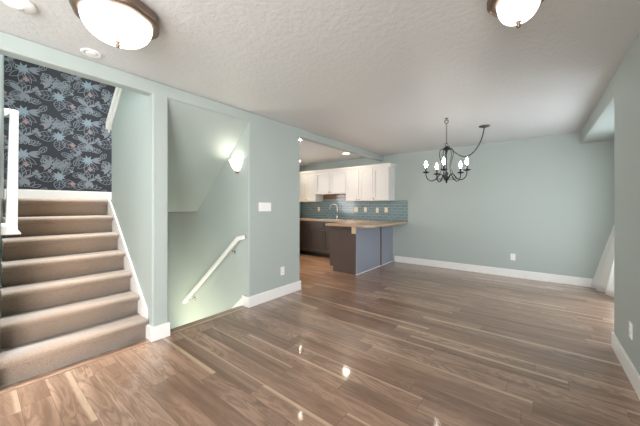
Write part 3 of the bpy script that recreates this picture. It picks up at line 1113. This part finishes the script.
# peninsula
PX0, PX1, PY = -3.215, -2.605, 4.39
root = thing('peninsula_cabinet', 'dark peninsula cabinet with daylight-tinted side panel standing out from the back wall', 'base cabinet', (-2.9, 5.2, 0))
MB().box(PX0, PX1 - .02, PY + .02, YB - .62, .10, .885).box(-3.68, PX1 - .02, BFY, YB - .016, .10, .885).build('cabinet_body', M['cab_dark'], root, weld=False)
MB().box(PX0 + .07, PX1 - .03, PY + .02, YB - .65, 0, .10).build('toe_kick', M['toe'], root)
m = MB()
m.prism([(PX0, .095), (PX0 + .075, .095), (PX0 + .075, 0), (PX1 - .018, 0), (PX1 - .018, .80), (PX0, .80)], 1, PY, PY + .02)
m.build('end_panel', M['cab_dark'], root)
m = MB()
m.box(PX0 + .01, PX1 - .13, PY + .028, PY + .04, .80, .885)
m.build('overhang_shade', M['toe'], root)  # dark strip standing for the shade under the worktop overhang
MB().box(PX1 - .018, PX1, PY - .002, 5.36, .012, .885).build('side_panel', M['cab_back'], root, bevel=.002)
MB().box(PX1 - .018, PX1 + .012, 5.36, 5.40, .012, .885).build('seam_batten', M['cab_dark'], root, bevel=.002)
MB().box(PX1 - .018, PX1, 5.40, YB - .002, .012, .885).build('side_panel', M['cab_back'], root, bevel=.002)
MB().box(PX1 - .018, PX1 + .008, PY - .002, YB - .02, 0, .012).build('base_strip', M['white'], root)
MB().box(PX1 - .105, PX1 - .02, PY - .012, PY + .028, .755, .887).build('support_block', M['raw_wood'], root, bevel=.003)
fr3 = frame_pts((PX0, 0, 0), (0, 1, 0), (-1, 0, 0))
for a, b in ((4.41, 4.88), (4.89, 5.36)):
    d = door_mesh(fr3, a, b, .115, .875).build('door', M['cab_dark'], root, bevel=.002)
    knob_mesh(fr3, b - .03, .8, .02).build('knob', M['nickel'], d)

# worktop (one continuous U with a sink cut-out)
hx0, hx1, hy0, hy1 = -4.52, -3.78, 5.46, 5.84
m = MB()
Z0, Z1 = .888, .928
m.prism([(-5.41, 4.6), (-4.84, 4.6), (-4.84, 5.36), (hx0, 5.36), (hx0, 5.988), (-5.41, 5.988)], 2, Z0, Z1)
m.box(hx0, hx1, 5.36, hy0, Z0, Z1).box(hx0, hx1, hy1, 5.988, Z0, Z1)
R_ = .20
arc = [(-2.25 - R_ + R_ * math.cos(a), 4.30 + R_ + R_ * math.sin(a)) for a in [-PI / 2 + PI / 2 * i / 8 for i in range(9)]]
m.prism([(hx1, 5.36), (-3.265, 5.36), (-3.265, 4.30)] + arc + [(-2.25, 5.988), (hx1, 5.988)], 2, Z0, Z1)
o = m.build('worktop', M['worktop'], None, weld=False)
tag(o, 'tan speckled worktop running along the kitchen and over the peninsula', 'worktop')

sk_ = thing('kitchen_sink', 'stainless steel drop-in sink set in the tan worktop', 'sink', ((hx0 + hx1) / 2, (hy0 + hy1) / 2, Z1))
m = MB()
for a, b, c, d in ((hx0 - .015, hx1 + .015, hy0 - .015, hy0 + .012), (hx0 - .015, hx1 + .015, hy1 - .012, hy1 + .015), (hx0 - .015, hx0 + .012, hy0, hy1), (hx1 - .012, hx1 + .015, hy0, hy1)):
    m.box(a, b, c, d, Z1 + .0005, Z1 + .006)
m.build('rim', M['steel'], sk_, weld=False)
m = MB()
m.box(hx0 + .006, hx0 + .010, hy0 + .006, hy1 - .006, .76, Z1 + .002).box(hx1 - .010, hx1 - .006, hy0 + .006, hy1 - .006, .76, Z1 + .002)
m.box(hx0 + .006, hx1 - .006, hy0 + .006, hy0 + .010, .76, Z1 + .002).box(hx0 + .006, hx1 - .006, hy1 - .010, hy1 - .006, .76, Z1 + .002)
m.box(hx0 + .006, hx1 - .006, hy0 + .006, hy1 - .006, .756, .76)
m.build('basin', M['steel'], sk_, weld=False)

fx, fy = -4.08, 5.89
fc = thing('kitchen_faucet', 'satin gooseneck kitchen tap rising behind the sink', 'faucet', (fx, fy, Z1))
dx, dy = -.83, -.56
m = MB()
m.lathe([(.001, Z1), (.03, Z1), (.03, Z1 + .008), (.024, Z1 + .02), (.021, Z1 + .06), (.021, Z1 + .12), (.014, Z1 + .13)], (fx, fy, 0), 20)
m.build('base', M['nickel'], fc)
Rg = .095
arcp = [(fx, fy, Z1 + .12), (fx, fy, Z1 + .2)] + [(fx + dx * Rg * (1 - math.cos(a)), fy + dy * Rg * (1 - math.cos(a)), Z1 + .30 + Rg * math.sin(a)) for a in [PI * i / 14 for i in range(15)]]
arcp += [(fx + dx * Rg * 2, fy + dy * Rg * 2, Z1 + .27)]
MB().tube(arcp, .012, 12).build('gooseneck', M['nickel'], fc)
MB().tube([(fx + dx * Rg * 2, fy + dy * Rg * 2, Z1 + .29), (fx + dx * Rg * 2, fy + dy * Rg * 2, Z1 + .22)], [.014, .018], 12).build('spray_head', M['nickel'], fc)
MB().tube([(fx + .015, fy - .01, Z1 + .085), (fx + .06, fy - .03, Z1 + .10), (fx + .10, fy - .045, Z1 + .125)], [.010, .008, .007], 10).build('lever', M['nickel'], fc)

# ------------------------------------------------------------------ curtain in the alcove
ct = thing('curtain', 'white curtain with flared foot hanging in the alcove by the back wall', 'curtain', (.95, 5.6, 0))
m = MB()
NS, NT_ = 60, 24
vs = []
for j in range(NT_ + 1):
    z = .012 + 2.10 * j / NT_
    fl = max(0.0, 1 - z / 1.15)
    for i in range(NS + 1):
        s = i / NS
        y = 5.22 + (.69 + .03 * fl) * s
        x = .965 + (.026 + .012 * fl) * math.sin(s * 2 * PI * 3.6 + .5 * math.sin(z * 2)) - fl * .30 * (.18 + .82 * s ** 1.1)
        vs.append((x, y - .015 * math.sin(s * 9) * fl, z + (.012 * math.sin(s * 31) * (1 if j == 0 else 0)) * 0))
m.add(vs, [(j * (NS + 1) + i, j * (NS + 1) + i + 1, (j + 1) * (NS + 1) + i + 1, (j + 1) * (NS + 1) + i) for j in range(NT_) for i in range(NS)], 0, True)
co = m.build('panel', M['curtain'], ct)
so = co.modifiers.new('thickness', 'SOLIDIFY')
so.thickness = .003
MB().tube([(.965, 3.72, 2.13), (.965, 5.96, 2.13)], .011, 12).build('curtain_rod', M['nickel'], ct)
for yy in (3.78, 5.94):
    MB().box(.955, 1.049, yy - .01, yy + .01, 2.105, 2.125).build('rod_bracket', M['nickel'], ct)
